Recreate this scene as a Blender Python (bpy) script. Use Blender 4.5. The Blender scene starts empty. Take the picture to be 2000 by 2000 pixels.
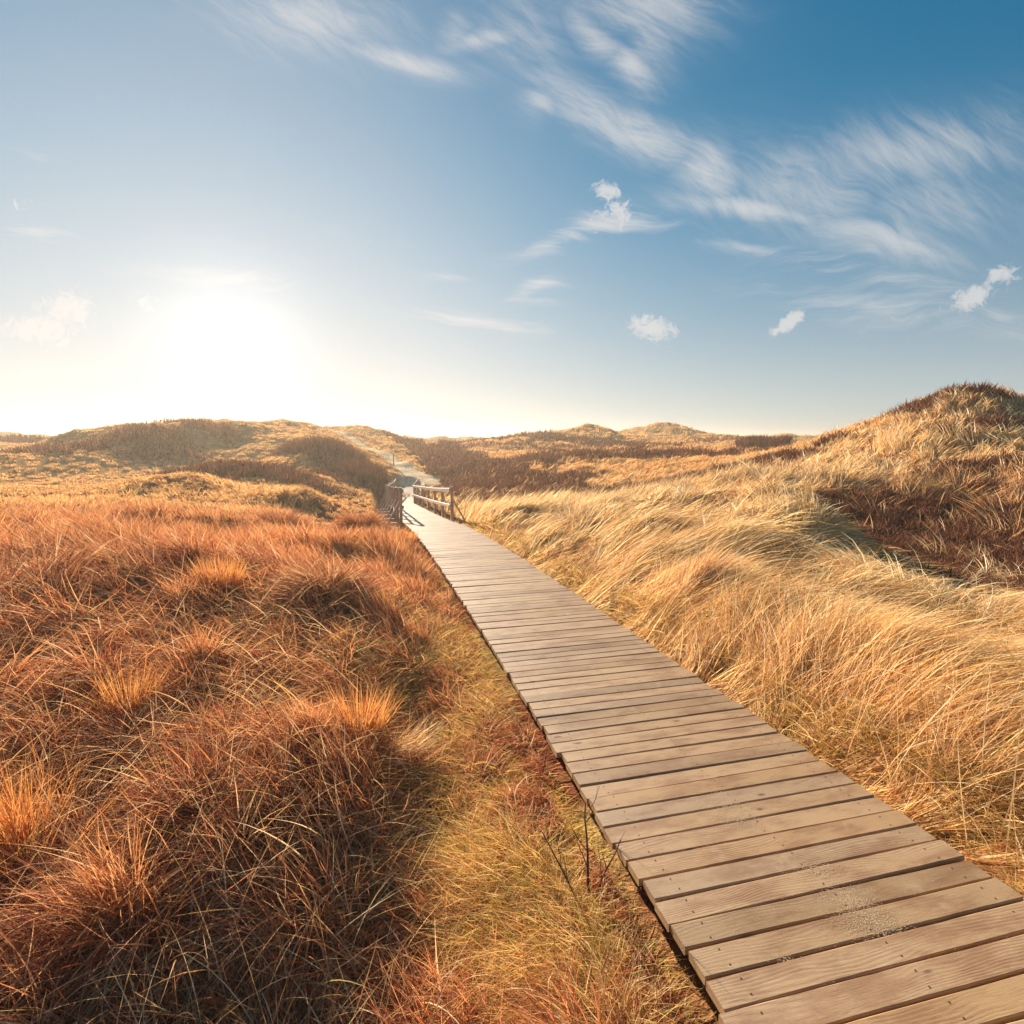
import bpy, math, random
import numpy as np

# ------------------------------------------------------------------ camera, light, sky
scene = bpy.context.scene
PI = math.pi
F = 1091.0                       # focal length in pixels of the 2000 px photograph
EYE = 1.8
PITCH = math.atan(142.0 / F)
CP, SP = math.cos(PITCH), math.sin(PITCH)
SUN_AZ, SUN_EL = math.radians(-26.0), math.radians(21.0)     # azimuth clockwise from +Y

cam_d = bpy.data.cameras.new('camera')
cam = bpy.data.objects.new('camera', cam_d)
scene.collection.objects.link(cam)
cam.location = (0, 0, EYE)
cam.rotation_euler = (PI / 2 - PITCH, 0, 0)
cam_d.sensor_width = 36
cam_d.lens = F / 2000 * 36
cam_d.clip_start = 0.05
cam_d.clip_end = 30000
scene.camera = cam

scene.view_settings.view_transform = 'Standard'
scene.view_settings.look = 'None'
scene.view_settings.gamma = 1
scene.view_settings.exposure = 1.2
scene.render.resolution_x = scene.render.resolution_y = 1024
cy = scene.cycles
cy.use_denoising = True
cy.max_bounces = 6; cy.diffuse_bounces = 3; cy.glossy_bounces = 2
cy.transmission_bounces = 4; cy.transparent_max_bounces = 4; cy.volume_bounces = 0
cy.caustics_reflective = False; cy.caustics_refractive = False
cy.sample_clamp_indirect = 6

sun_d = bpy.data.lights.new('sun', 'SUN')
sun_d.energy = 5.0
sun_d.angle = math.radians(0.6)
sun_d.color = (1.0, 0.86, 0.69)
sun = bpy.data.objects.new('sun', sun_d)
scene.collection.objects.link(sun)
sun.rotation_euler = (PI / 2 - SUN_EL, 0, PI - SUN_AZ)
SUN_DIR = (math.sin(SUN_AZ) * math.cos(SUN_EL), math.cos(SUN_AZ) * math.cos(SUN_EL), math.sin(SUN_EL))


def rays(px, py):
    """photo pixel -> (X/Y, drop/Y) of its direction"""
    v = py - 1000.0
    fwd = F * CP - v * SP
    down = F * SP + v * CP
    return (px - 1000.0) / fwd, down / fwd


class NT:
    def __init__(s, tree):
        s.t = tree; s.n = tree.nodes; s.l = tree.links
    def node(s, kind, **kw):
        n = s.n.new(kind)
        for k, v in kw.items(): setattr(n, k, v)
        return n
    def put(s, sock, v):
        if isinstance(v, bpy.types.NodeSocket): s.l.new(v, sock)
        elif v is not None:
            if hasattr(sock.default_value, '__len__') and not hasattr(v, '__len__'):
                sock.default_value = (v,) * len(sock.default_value)
            elif hasattr(v, '__len__') and len(v) == 3 and len(sock.default_value) == 4: sock.default_value = (*v, 1)
            else: sock.default_value = v
    def m(s, op, a, b=None, c=None, clamp=False):
        n = s.node('ShaderNodeMath', operation=op, use_clamp=clamp)
        s.put(n.inputs[0], a)
        if b is not None: s.put(n.inputs[1], b)
        if c is not None: s.put(n.inputs[2], c)
        return n.outputs[0]
    def vm(s, op, a, b=None):
        n = s.node('ShaderNodeVectorMath', operation=op)
        s.put(n.inputs[0], a)
        if b is not None: s.put(n.inputs[1], b)
        return n.outputs['Value'] if op in ('DOT_PRODUCT', 'LENGTH', 'DISTANCE') else n.outputs[0]
    def mix(s, f, a, b, blend='MIX'):
        n = s.node('ShaderNodeMix', data_type='RGBA', blend_type=blend)
        s.put(n.inputs[0], f); s.put(n.inputs[6], a); s.put(n.inputs[7], b)
        return n.outputs[2]
    def xyz(s, x, y, z=0.0):
        n = s.node('ShaderNodeCombineXYZ')
        for i, v in enumerate((x, y, z)): s.put(n.inputs[i], v)
        return n.outputs[0]
    def sep(s, v):
        n = s.node('ShaderNodeSeparateXYZ'); s.put(n.inputs[0], v); return n.outputs
    def noise(s, vec, scale, detail=4.0, rough=0.5, dist=0.0, col=False):
        n = s.node('ShaderNodeTexNoise')
        s.put(n.inputs['Vector'], vec)
        n.inputs['Scale'].default_value = scale; n.inputs['Detail'].default_value = detail
        n.inputs['Roughness'].default_value = rough; n.inputs['Distortion'].default_value = dist
        return n.outputs['Color' if col else 'Fac']
    def ramp(s, f, lo, hi, a=0.0, b=1.0, smooth=True):
        n = s.node('ShaderNodeMapRange')
        n.interpolation_type = 'SMOOTHSTEP' if smooth else 'LINEAR'
        s.put(n.inputs[0], f)
        for i, v in enumerate((lo, hi, a, b)): s.put(n.inputs[i + 1], v)
        return n.outputs[0]


world = bpy.data.worlds.new('World')
scene.world = world
world.use_nodes = True
w = NT(world.node_tree)
w.n.clear()
out = w.node('ShaderNodeOutputWorld')
bg = w.node('ShaderNodeBackground')
w.l.new(bg.outputs[0], out.inputs[0])
SKY_STR = 0.05
bg.inputs[1].default_value = SKY_STR
sky = w.node('ShaderNodeTexSky', sky_type='NISHITA')
sky.sun_disc = False
sky.sun_elevation = SUN_EL
sky.sun_rotation = SUN_AZ
sky.altitude = 0
sky.air_density = 1.0
sky.dust_density = 0.0
sky.ozone_density = 3.0
tc = w.node('ShaderNodeTexCoord')
D = w.vm('NORMALIZE', tc.outputs['Generated'])
dx, dy, dz = w.sep(D)
ys = w.m('MAXIMUM', dy, 0.05)
U = w.m('DIVIDE', dx, ys); V = w.m('DIVIDE', dz, ys)
GLOW = (math.sin(SUN_AZ) * math.cos(0.15), math.cos(SUN_AZ) * math.cos(0.15), math.sin(0.15))     # thick low air below the sun
cs = w.m('MAXIMUM', w.vm('DOT_PRODUCT', D, GLOW), 0.0)
ang = w.m('ARCCOSINE', w.m('MINIMUM', cs, 1.0))
# the graded blue of the photograph's sky and the aureole of dust round the sun
graded = w.vm('MULTIPLY', sky.outputs[0], (0.0, 0.66, 0.84))
def gauss(node, sig):
    return w.m('EXPONENT', w.m('MULTIPLY', w.m('POWER', w.m('DIVIDE', node, sig), 2.0), -1.0))
aur = w.m("ADD", w.m("MULTIPLY", w.m("EXPONENT", w.m("DIVIDE", ang, -0.08)), 2.0), w.m("MULTIPLY", gauss(ang, 0.46), 4.2))
glow = w.vm('MULTIPLY', w.xyz(aur, aur, aur), (1.0, 0.92, 0.86))
hor = gauss(w.m('MAXIMUM', dz, 0.0), 0.25)
lowest = w.m('MULTIPLY', gauss(w.m('MAXIMUM', dz, 0.0), 0.11), 2.2)
horc = w.vm('MULTIPLY', w.xyz(hor, hor, hor), (2.9, 2.8, 3.2))
horc = w.vm('ADD', horc, w.vm('MULTIPLY', w.xyz(lowest, lowest, lowest), (1.0, 0.85, 0.75)))
low_ = w.m('MULTIPLY', hor, w.m('MULTIPLY', gauss(ang, 0.72), 3.0))
horc = w.vm('ADD', horc, w.vm('MULTIPLY', w.xyz(low_, low_, low_), (1.0, 0.80, 0.72)))
gk = w.m('SUBTRACT', 1.0, w.m('MULTIPLY', hor, 0.55))
graded = w.vm('MULTIPLY', graded, w.xyz(gk, gk, gk))
base = w.vm('ADD', w.vm('ADD', graded, glow), horc)

# clouds: thin cirrus streaks and a few small puffs, high above
plane = w.xyz(U, V, 0.0)
warp = w.noise(plane, 2.2, 3, 0.5, col=True)
warped = w.vm('ADD', plane, w.vm('MULTIPLY', w.vm('SUBTRACT', warp, (0.5, 0.5, 0.5)), (0.22, 0.22, 0.0)))
def stretched(rot, thin, scale, det, dist, off=0.0):
    mpn = w.node('ShaderNodeMapping'); mpn.vector_type = 'TEXTURE'
    w.put(mpn.inputs[0], warped); mpn.inputs['Rotation'].default_value = (0, 0, math.radians(rot)); mpn.inputs['Scale'].default_value = (1.0, thin, 1); mpn.inputs['Location'].default_value = (off, off, 0)
    return w.noise(mpn.outputs[0], scale, det, 0.70, dist)
streak = stretched(-24, 0.14, 5.0, 13, 0.35)
streak2 = stretched(-44, 0.18, 8.0, 13, 0.3, 3.0)
flat = stretched(-4, 0.10, 3.5, 9, 0.3, 7.0)
puffn = w.m('MULTIPLY_ADD', w.noise(plane, 46.0, 11, 0.66, 0.9), 2.4, -0.7)
big = w.noise(warped, 5.0, 5, 0.6, 0.4)
cirrus = w.m('ADD', w.m('MULTIPLY', streak, 0.50), w.m('ADD', w.m('MULTIPLY', streak2, 0.30), w.m('MULTIPLY', big, 0.20)))

def blob(x0, y0, x1, y1, wid, amp, bend=0.0):
    """soft elliptic mask between two directions given as photo pixels"""
    a = rays(x0, y0); b = rays(x1, y1)
    ax, ay, bx, by = a[0], -a[1], b[0], -b[1]
    cx, cy_ = (ax + bx) / 2, (ay + by) / 2
    L = math.hypot(bx - ax, by - ay) / 2; t = math.atan2(by - ay, bx - ax)
    wv = wid * (1.35 if amp < 1.05 and wid < 60 else 1.0) / F
    u = w.m('SUBTRACT', U, cx); v = w.m('SUBTRACT', V, cy_)
    p = w.m('ADD', w.m('MULTIPLY', u, math.cos(t) / L), w.m('MULTIPLY', v, math.sin(t) / L))
    q = w.m('ADD', w.m('MULTIPLY', u, -math.sin(t) / wv), w.m('MULTIPLY', v, math.cos(t) / wv))
    if bend: q = w.m('ADD', q, w.m('MULTIPLY', w.m('MULTIPLY', p, p), bend))
    r = w.m('ADD', w.m('MULTIPLY', p, p), w.m('MULTIPLY', q, q))
    return w.m('MULTIPLY', w.m('EXPONENT', w.m('MULTIPLY', r, -1.1)), amp)

def total(lst):
    t = lst[0]
    for k in lst[1:]: t = w.m('MAXIMUM', t, k)
    return t
wisps = total([
    blob(1040, 165, 1380, 330, 26, 1.0, -0.5), blob(1330, 290, 1440, 380, 34, 1.0), blob(1300, 382, 1620, 430, 15, 0.95, 0.3), blob(1430, 350, 1720, 400, 55, 0.72), blob(1560, 430, 1860, 490, 26, 0.9, 0.4), blob(1500, 330, 2060, 270, 60, 0.62), blob(1650, 420, 1980, 380, 55, 0.45),
    blob(1105, 35, 1215, 115, 18, 1.0, -0.4), blob(1190, 90, 1275, 175, 20, 0.95), blob(1240, 0, 1290, 150, 34, 0.6), blob(680, 92, 900, 152, 15, 0.9, -0.3), blob(420, 5, 760, 60, 45, 0.62), blob(1020, 200, 1100, 190, 22, 0.6),
    blob(860, 85, 1050, 62, 12, 0.7, 0.6), blob(880, 100, 900, 30, 22, 0.5), blob(1120, 5, 1400, 15, 40, 0.75), blob(950, 0, 1100, 120, 60, 0.42),
])
lines = total([
    blob(1300, 465, 1560, 500, 9, 0.5), blob(1500, 495, 1950, 570, 26, 0.55), blob(1500, 570, 2000, 640, 36, 0.5), blob(1880, 600, 2040, 630, 16, 0.5),
    blob(0, 312, 170, 318, 16, 0.4), blob(640, 458, 790, 482, 10, 0.62), blob(780, 612, 1100, 648, 12, 0.72), blob(240, 520, 640, 560, 18, 0.55),
    blob(985, 578, 1105, 540, 15, 0.95, 0.4), blob(1000, 585, 1120, 588, 8, 0.5), blob(820, 537, 930, 545, 6, 0.55), blob(-20, 448, 160, 465, 13, 0.8), blob(1000, 478, 1310, 412, 18, 0.9, 0.9),
])
puffs = total([
    blob(1150, 370, 1225, 378, 22, 1.1), blob(1165, 410, 1250, 425, 36, 1.1), blob(1120, 440, 1230, 425, 22, .9), blob(1205, 632, 1335, 650, 30, 1.15), blob(1495, 665, 1585, 600, 20, 1.15),
    blob(1835, 610, 1965, 555, 28, 1.15), blob(1900, 550, 2010, 525, 22, 1.1), blob(1735, 618, 1768, 616, 12, 0.85), blob(10, 395, 75, 398, 12, 0.8),
    blob(70, 600, 200, 610, 52, 1.15), blob(-40, 640, 180, 650, 40, 1.1), blob(240, 590, 330, 600, 22, 0.85),
])
cw = w.m('MULTIPLY', w.m('ADD', w.m('MULTIPLY', w.ramp(w.m('ADD', cirrus, w.m('MULTIPLY', wisps, 0.14)), 0.43, 0.74), 0.80), 0.14), w.m('POWER', wisps, 0.7))
cl = w.m('MULTIPLY', w.ramp(w.m('ADD', flat, w.m('MULTIPLY', lines, 0.25)), 0.50, 0.85), w.m('POWER', lines, 0.7))
cw = w.m('MAXIMUM', cw, cl)
cp = w.ramp(w.m('SUBTRACT', w.m('MULTIPLY', puffs, 1.35), w.m('MULTIPLY', puffn, 1.35)), 0.05, 0.85)
calpha = w.m('MAXIMUM', w.m('MULTIPLY', cw, 0.8), w.m('MULTIPLY', cp, 0.75), clamp=True)
ccol = w.vm('ADD', (8.2, 8.4, 8.6), w.vm('MULTIPLY', glow, (0.6, 0.56, 0.5)))
final = w.mix(calpha, base, w.vm('ADD', ccol, w.vm('MULTIPLY', base, (0.30, 0.30, 0.30))))
# bright air rolls off softly to white, only the sun's own disc of glare goes over it
fr, fg, fb = w.sep(final)
def roll(x, M): return w.m('MULTIPLY', w.m('SUBTRACT', 1.0, w.m('EXPONENT', w.m('MULTIPLY', x, -1.2 / M))), M)
core = w.m('MULTIPLY', gauss(ang, 0.10), 2.0)
final = w.vm('ADD', w.xyz(roll(fr, 8.6), roll(fg, 8.3), roll(fb, 7.9)), w.xyz(core, core, core))
w.l.new(final, bg.inputs[0])

# ------------------------------------------------------------------ helpers
rng = np.random.default_rng(11)
random.seed(5)
COL = scene.collection


def lattice(ix, iy, seed):
    h = (ix.astype(np.int64) * 374761393 + iy.astype(np.int64) * 668265263 + seed * 2147483) & 0xffffffff
    h = ((h ^ (h >> 13)) * 1274126177) & 0xffffffff
    h = (h ^ (h >> 16)) & 0xffffff
    return h / float(0xffffff)

def vnoise(x, y, seed=0):
    x0 = np.floor(x); y0 = np.floor(y)
    fx = x - x0; fy = y - y0
    fx = fx * fx * (3 - 2 * fx); fy = fy * fy * (3 - 2 * fy)
    a = lattice(x0, y0, seed); b = lattice(x0 + 1, y0, seed); c = lattice(x0, y0 + 1, seed); d = lattice(x0 + 1, y0 + 1, seed)
    return (a * (1 - fx) + b * fx) * (1 - fy) + (c * (1 - fx) + d * fx) * fy

def fbm(x, y, seed=0, octv=4, gain=0.5):
    s = 0; a = 1; t = 0
    for k in range(octv):
        s = s + a * (vnoise(x + 17.3 * k, y - 9.1 * k, seed + k) - 0.5); t += a
        a *= gain; x = x * 2.03 * 0.96 + y * 0.5; y = y * 2.03 * 0.96 - x * 0.25
    return s / t * 2

def sstep(a, b, x):
    t = np.clip((x - a) / (b - a), 0, 1); return t * t * (3 - 2 * t)


def mesh_obj(name, verts, faces_idx, mat, parent=None, nper=4, smooth=False, col=None, uv=None, extra=None):
    """verts (N,3), faces (M,nper) arrays -> one linked object"""
    me = bpy.data.meshes.new(name)
    verts = np.ascontiguousarray(verts, dtype=np.float32); faces_idx = np.ascontiguousarray(faces_idx, dtype=np.int32)
    me.vertices.add(len(verts)); me.vertices.foreach_set('co', verts.ravel())
    me.loops.add(faces_idx.size); me.loops.foreach_set('vertex_index', faces_idx.ravel())
    me.polygons.add(len(faces_idx))
    me.polygons.foreach_set('loop_start', np.arange(0, faces_idx.size, nper, dtype=np.int32))
    me.polygons.foreach_set('use_smooth', np.full(len(faces_idx), smooth, dtype=bool))
    me.update(calc_edges=True)
    if col is not None:
        a = me.color_attributes.new('tint', 'BYTE_COLOR', 'POINT')
        c = np.ones((len(verts), 4), np.float32); c[:, :3] = col
        a.data.foreach_set('color', c.ravel())
    if extra is not None:
        a = me.attributes.new('zone', 'FLOAT', 'POINT'); a.data.foreach_set('value', np.ascontiguousarray(extra, np.float32))
    if uv is not None:
        u = me.uv_layers.new(name='uv'); u.data.foreach_set('uv', np.ascontiguousarray(uv[faces_idx.ravel()], np.float32).ravel())
    if mat: me.materials.append(mat)
    o = bpy.data.objects.new(name, me); COL.objects.link(o)
    if parent: o.parent = parent
    return o

def tag(o, label=None, cat=None, group=None, kind=None):
    if label: o['label'] = label
    if cat: o['category'] = cat
    if group: o['group'] = group
    if kind: o['kind'] = kind
    return o

def empty(name, loc, label, cat, group=None):
    o = bpy.data.objects.new(name, None); COL.objects.link(o); o.location = loc
    o.empty_display_size = 0.2
    return tag(o, label, cat, group)

def material(name):
    m = bpy.data.materials.new(name); m.use_nodes = True
    t = NT(m.node_tree); t.n.clear()
    o = t.node('ShaderNodeOutputMaterial')
    return m, t, o


# ------------------------------------------------------------------ boardwalk line
cx_ = [1.53592692, -0.17177826, -0.21399183, 0.00822224, -0.01704019, -0.00569574]
cd_ = [0.44254208, -0.40898955, 0.27258011]
DW = 1.4476
def deck_fit(Y):
    t = np.log(Y); X = sum(c * t ** k for k, c in enumerate(cx_)); q = (Y - 1.5) / 10
    return X, EYE - (1.8 + cd_[0] * q + cd_[1] * q * q + cd_[2] * q ** 3)
Yn = np.linspace(0.9, 16.8, 300)
Xn, Zn = deck_fit(Yn)
pre = np.array([[1.42, -2.5, 0.10], [1.60, -0.6, 0.05]])
post = np.array([[-3.85, 22.0, -1.13], [-4.95, 26.2, -1.43], [-6.35, 31.5, -1.80], [-6.98, 37.0, -1.92], [-8.0, 42.3, -1.75]])
line = np.vstack([pre, np.stack([Xn, Yn, Zn], 1), post])
s_ = np.r_[0, np.cumsum(np.linalg.norm(np.diff(line[:, :2], axis=0), axis=1))]
S = np.arange(0, s_[-1], 0.05)
CL = np.stack([np.interp(S, s_, line[:, k]) for k in range(3)], 1)
ker = np.hanning(31); ker /= ker.sum()
CLs = np.stack([np.convolve(np.pad(CL[:, k], 15, mode='reflect', reflect_type='odd'), ker, 'valid') for k in range(3)], 1)
CL = CLs
TAN = np.gradient(CL[:, :2], axis=0); TAN /= np.linalg.norm(TAN, axis=1)[:, None]
SA_ = np.r_[0, np.cumsum(np.linalg.norm(np.diff(CL, axis=0), axis=1))]
NRM = np.stack([TAN[:, 1], -TAN[:, 0]], 1)      # towards the right of the walk

def deck_rel(X, Y):
    """signed offset from the centre line (right positive) and deck height there"""
    X = np.asarray(X, float); Y = np.asarray(Y, float)
    off = np.full(X.shape, 99.0); zz = np.zeros(X.shape); 
    near = (np.abs(X) < 14) & (Y > -4) & (Y < 46)
    idx = np.nonzero(near.ravel())[0]
    P = CL[::4]; Nn = NRM[::4]
    xf, yf = X.ravel(), Y.ravel(); of = off.ravel(); zf = zz.ravel()
    for s in range(0, len(idx), 20000):
        i = idx[s:s + 20000]
        d = (xf[i, None] - P[:, 0]) ** 2 + (yf[i, None] - P[:, 1]) ** 2
        j = d.argmin(1)
        dist = np.sqrt(d[np.arange(len(i)), j])
        side = np.sign((xf[i] - P[j, 0]) * Nn[j, 0] + (yf[i] - P[j, 1]) * Nn[j, 1])
        of[i] = side * dist; zf[i] = P[j, 2]
    return of.reshape(X.shape), zf.reshape(X.shape)


# ------------------------------------------------------------------ terrain
CT = []
def C(px, py, Y, dz=0.0):
    u, d = rays(px, py); CT.append((u * Y, Y, EYE - d * Y + dz))
def W3(x, y, z): CT.append((x, y, z))
# right bank next to the walk and hill
for a in [(1990, 1950, 1.75, -.2), (1700, 1420, 3.1, -.3), (2000, 1450, 2.9, -.25), (1500, 1230, 4.8, -.32), (1800, 1230, 4.7, -.3), (2050, 1200, 4.8, -.35),
          (1250, 1120, 7.0, -.25), (1500, 1100, 7.2, -.2), (1750, 1110, 7.0, -.4), (2000, 1120, 7.5, -.5), (1100, 1060, 10, -.25), (1350, 1010, 10, -.25),
          (1560, 985, 10.5, -.2), (1700, 1055, 10, -.5), (1950, 1065, 10.5, -.5), (980, 1010, 14, -.2), (1150, 985, 13.5, -.3), (1400, 968, 13, -.3), (1600, 1000, 13, -.5), (1800, 1005, 13.5, -.45), (2000, 1000, 13, -.35),
          (1500, 925, 17, -.3), (1700, 935, 16.5, -.3), (1900, 925, 16, -.3), (2100, 900, 16, -.2), (1650, 885, 21, -.25), (1800, 860, 20, -.25), (1950, 845, 20, -.25), (2100, 850, 20, -.25),
          (1520, 880, 26, -.3), (1600, 858, 26, -.3), (1700, 822, 26, -.28), (1800, 782, 25.5, -.25), (1860, 762, 25, -.2), (1910, 756, 25, -.2), (1965, 762, 25, -.2), (2050, 778, 25, -.2), (2250, 800, 25, -.2), (2600, 850, 22, 0),
          (1300, 940, 22, -.3), (1050, 965, 24, -.1), (1200, 965, 24, -.3), (1400, 915, 28, -.2)]: C(*a)
for a in [(22, 42, 1.0), (34, 42, 1.6), (14, 34, .6), (30, 30, 2.2)]: W3(*a)
# plain and far dunes to the right of the middle
for a in [(1000, 965, 27), (1100, 945, 31), (1250, 935, 33), (950, 930, 38), (1100, 915, 40), (1300, 905, 40), (1450, 895, 42), (900, 905, 50), (1050, 893, 52), (1250, 890, 52), (1450, 885, 56),
          (850, 872, 80), (960, 874, 75), (1060, 868, 78), (1150, 850, 88), (1100, 858, 86), (1200, 860, 86), (1240, 868, 84), (1290, 845, 112), (1235, 856, 110), (1345, 856, 108), (1420, 864, 95), (1500, 866, 95), (1580, 868, 90),
          (820, 866, 130), (900, 864, 130), (1000, 862, 140), (1150, 860, 150), (1300, 860, 170), (1420, 860, 150), (1520, 860, 150), (1620, 860, 150), (1900, 860, 150), (2300, 860, 150),
          (1150, 880, 70), (1300, 876, 72)]: C(*a)
# left foreground and its crest
for a in [(0, 1990, 1.75, -.1), (400, 1990, 1.8, -.15), (700, 1950, 1.95, -.1), (1000, 1990, 1.85, -.1), (1150, 1750, 2.4, -.15), (900, 1700, 2.6, -.15), (1000, 1500, 3.35, -.1), (850, 1400, 4.0, -.15), (800, 1250, 5.3, -.05),
          (200, 1600, 2.5, -.15), (500, 1600, 2.5, -.12), (700, 1500, 3.0, -.15), (0, 1350, 3.4, -.2), (300, 1350, 3.5, -.2), (550, 1300, 4.0, -.2), (680, 1250, 4.6, -.15), (50, 1200, 4.6, -.2), (300, 1180, 4.9, -.2), (500, 1180, 5.2, -.2),
          (100, 1080, 7, -.2), (350, 1060, 7.6, -.2), (600, 1090, 7.5, -.2), (740, 1100, 8.6, -.15), (0, 1020, 9.5, -.45), (250, 1012, 10, -.45), (450, 1028, 10, -.45), (650, 1050, 11, -.4), (735, 1050, 13, -.35),
          (0, 960, 13.5, -.62), (200, 960, 14.5, -.62), (400, 970, 14.5, -.65), (560, 1010, 14, -.55), (680, 1012, 16.5, -.4), (720, 1000, 21, -.3), (650, 985, 22, -.3),
          (-400, 1000, 9, -.2), (-400, 950, 14, -.2), (-600, 1400, 3.5, -.2), (2500, 1300, 4, -.1), (2400, 950, 14, -.1)]: C(*a)
# hollow behind the crest and the left dune with the path over it
for a in [(100, 955, 24), (300, 955, 24), (500, 970, 22), (600, 972, 24), (80, 945, 34), (300, 940, 34), (500, 955, 31), (620, 955, 30), (700, 962, 31),
          (-200, 880, 50), (0, 885, 52), (120, 885, 50), (0, 866, 66), (80, 865, 66), (170, 871, 64), (230, 872, 64), (0, 905, 42), (200, 895, 44), (350, 890, 44), (500, 890, 44), (440, 905, 40),
          (290, 846, 58), (350, 825, 60), (400, 830, 60), (435, 826, 60), (480, 832, 62), (530, 824, 62), (565, 822, 62), (605, 828, 63), (640, 840, 66), (655, 846, 68), (680, 838, 72), (710, 833, 74), (740, 842, 74), (770, 856, 72), (800, 866, 70),
          (400, 858, 52), (550, 858, 52), (640, 885, 42), (620, 868, 48), (700, 900, 44), (730, 925, 40), (700, 868, 60), (745, 893, 52), (775, 912, 47), (805, 932, 44), (832, 948, 42), (860, 955, 40), (790, 890, 56), (850, 915, 50), (820, 878, 64), (900, 960, 34), (930, 945, 38),
          (350, 862, 90), (550, 862, 95), (700, 862, 100), (0, 862, 110), (-400, 862, 90), (-500, 862, 50)]: C(*a)
for a in [(-3, -3, .0), (3, -4, 0), (-8, -5, .2), (9, -4, .3), (0, -20, .3), (-25, -5, .4), (25, -5, .5)]: W3(*a)
CT = np.array(CT)

def rcoord(X, Y):
    Yc = Y + 1.0; r = np.sqrt(X * X + Yc * Yc) + 0.3
    return np.stack([np.arctan2(X, Yc) * 2.6, np.log(r) * 1.5], -1)
RC = rcoord(CT[:, 0], CT[:, 1])
def phi(d): return d            # biharmonic-like cone kernel: local and stable
dm = np.linalg.norm(RC[:, None] - RC[None], axis=-1)
n_ = len(RC)
dist_scale = np.hypot(CT[:, 0], CT[:, 1]) + 2
A_ = np.zeros((n_ + 3, n_ + 3)); A_[:n_, :n_] = -np.sqrt(dm ** 2 + 0.06 ** 2) ; A_[:n_, n_] = 1; A_[:n_, n_ + 1:] = RC; A_[n_, :n_] = 1; A_[n_ + 1:, :n_] = RC.T
A_[:n_, :n_] += np.eye(n_) * 0.01
# interpolate height relative to distance-free value
sol = np.linalg.solve(A_, np.r_[CT[:, 2], 0, 0, 0])

def raw_height(X, Y):
    X = np.asarray(X, float); Y = np.asarray(Y, float)
    x, y = X.ravel(), Y.ravel(); o = np.empty(len(x))
    for s in range(0, len(x), 40000):
        q = rcoord(x[s:s + 40000], y[s:s + 40000])
        d2 = (q[:, None, 0] - RC[None, :, 0]) ** 2 + (q[:, None, 1] - RC[None, :, 1]) ** 2
        o[s:s + 40000] = -np.sqrt(d2 + 0.0036) @ sol[:n_] + sol[n_] + q @ sol[n_ + 1:]
    return o.reshape(X.shape)

# individual hummocks: photo pixel of the top, distance, radius, height
BUMPS = []
for px, py, Y, r, h in [(480, 935, 29, 3.8, 1.3), (90, 925, 36, 6.0, 1.6), (620, 905, 38, 3.2, .8), (300, 900, 44, 4.0, 1.6), (200, 890, 50, 5, 1.6), (440, 875, 50, 6.0, 1.4), (360, 960, 21, 2.4, .7), (600, 975, 21, 1.6, .7),
                        (1150, 852, 88, 8, 1.1), (1290, 848, 112, 10, 1.4), (1060, 868, 78, 8, .7), (1420, 862, 95, 8, .6), (940, 870, 75, 7, .6), (1100, 900, 46, 5, .5), (1300, 893, 50, 5, .5),
                        (640, 1165, 5.9, .75, .38), (720, 1290, 4.8, .6, .18), (330, 1250, 4.4, .7, .25), (130, 1150, 5.6, 1.0, .3), (500, 1560, 2.9, .5, .22), (700, 1450, 3.3, .4, .22),
                        (230, 1780, 2.15, .5, .2), (520, 1900, 1.95, .3, .15), (60, 1420, 3.2, .5, .22), (440, 1100, 6.5, .8, .25), (250, 1120, 6.2, .7, .2),
                        (700, 1030, 13, .7, .25), (560, 1040, 10.5, .8, .3), (320, 985, 11.5, 1.0, .4), (740, 1080, 9.6, .6, .3), (650, 1085, 9, .6, .25), (480, 1010, 11.5, .8, .4), (780, 1070, 10.5, .35, .3),
                        (1500, 1180, 5.6, .9, .3), (1700, 1130, 6.5, 1.0, .35), (1400, 1080, 8, 1.0, .3), (1250, 1060, 9.4, .8, .3), (1600, 1290, 4.3, .7, .28), (1850, 1300, 4.1, .8, .3),
                        (1350, 1170, 6.1, .6, .25), (1800, 1450, 3.2, .5, .2), (1950, 1600, 2.6, .5, .2), (1600, 1040, 9.5, 1.4, .35), (1150, 1040, 11.5, .9, .3), (1010, 1010, 14, .8, .3), (1300, 995, 12, 1.2, .35), (1470, 990, 11.5, 1.2, .3)]:
    u, d = rays(px, py); BUMPS.append((u * Y, Y, r, h))

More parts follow.
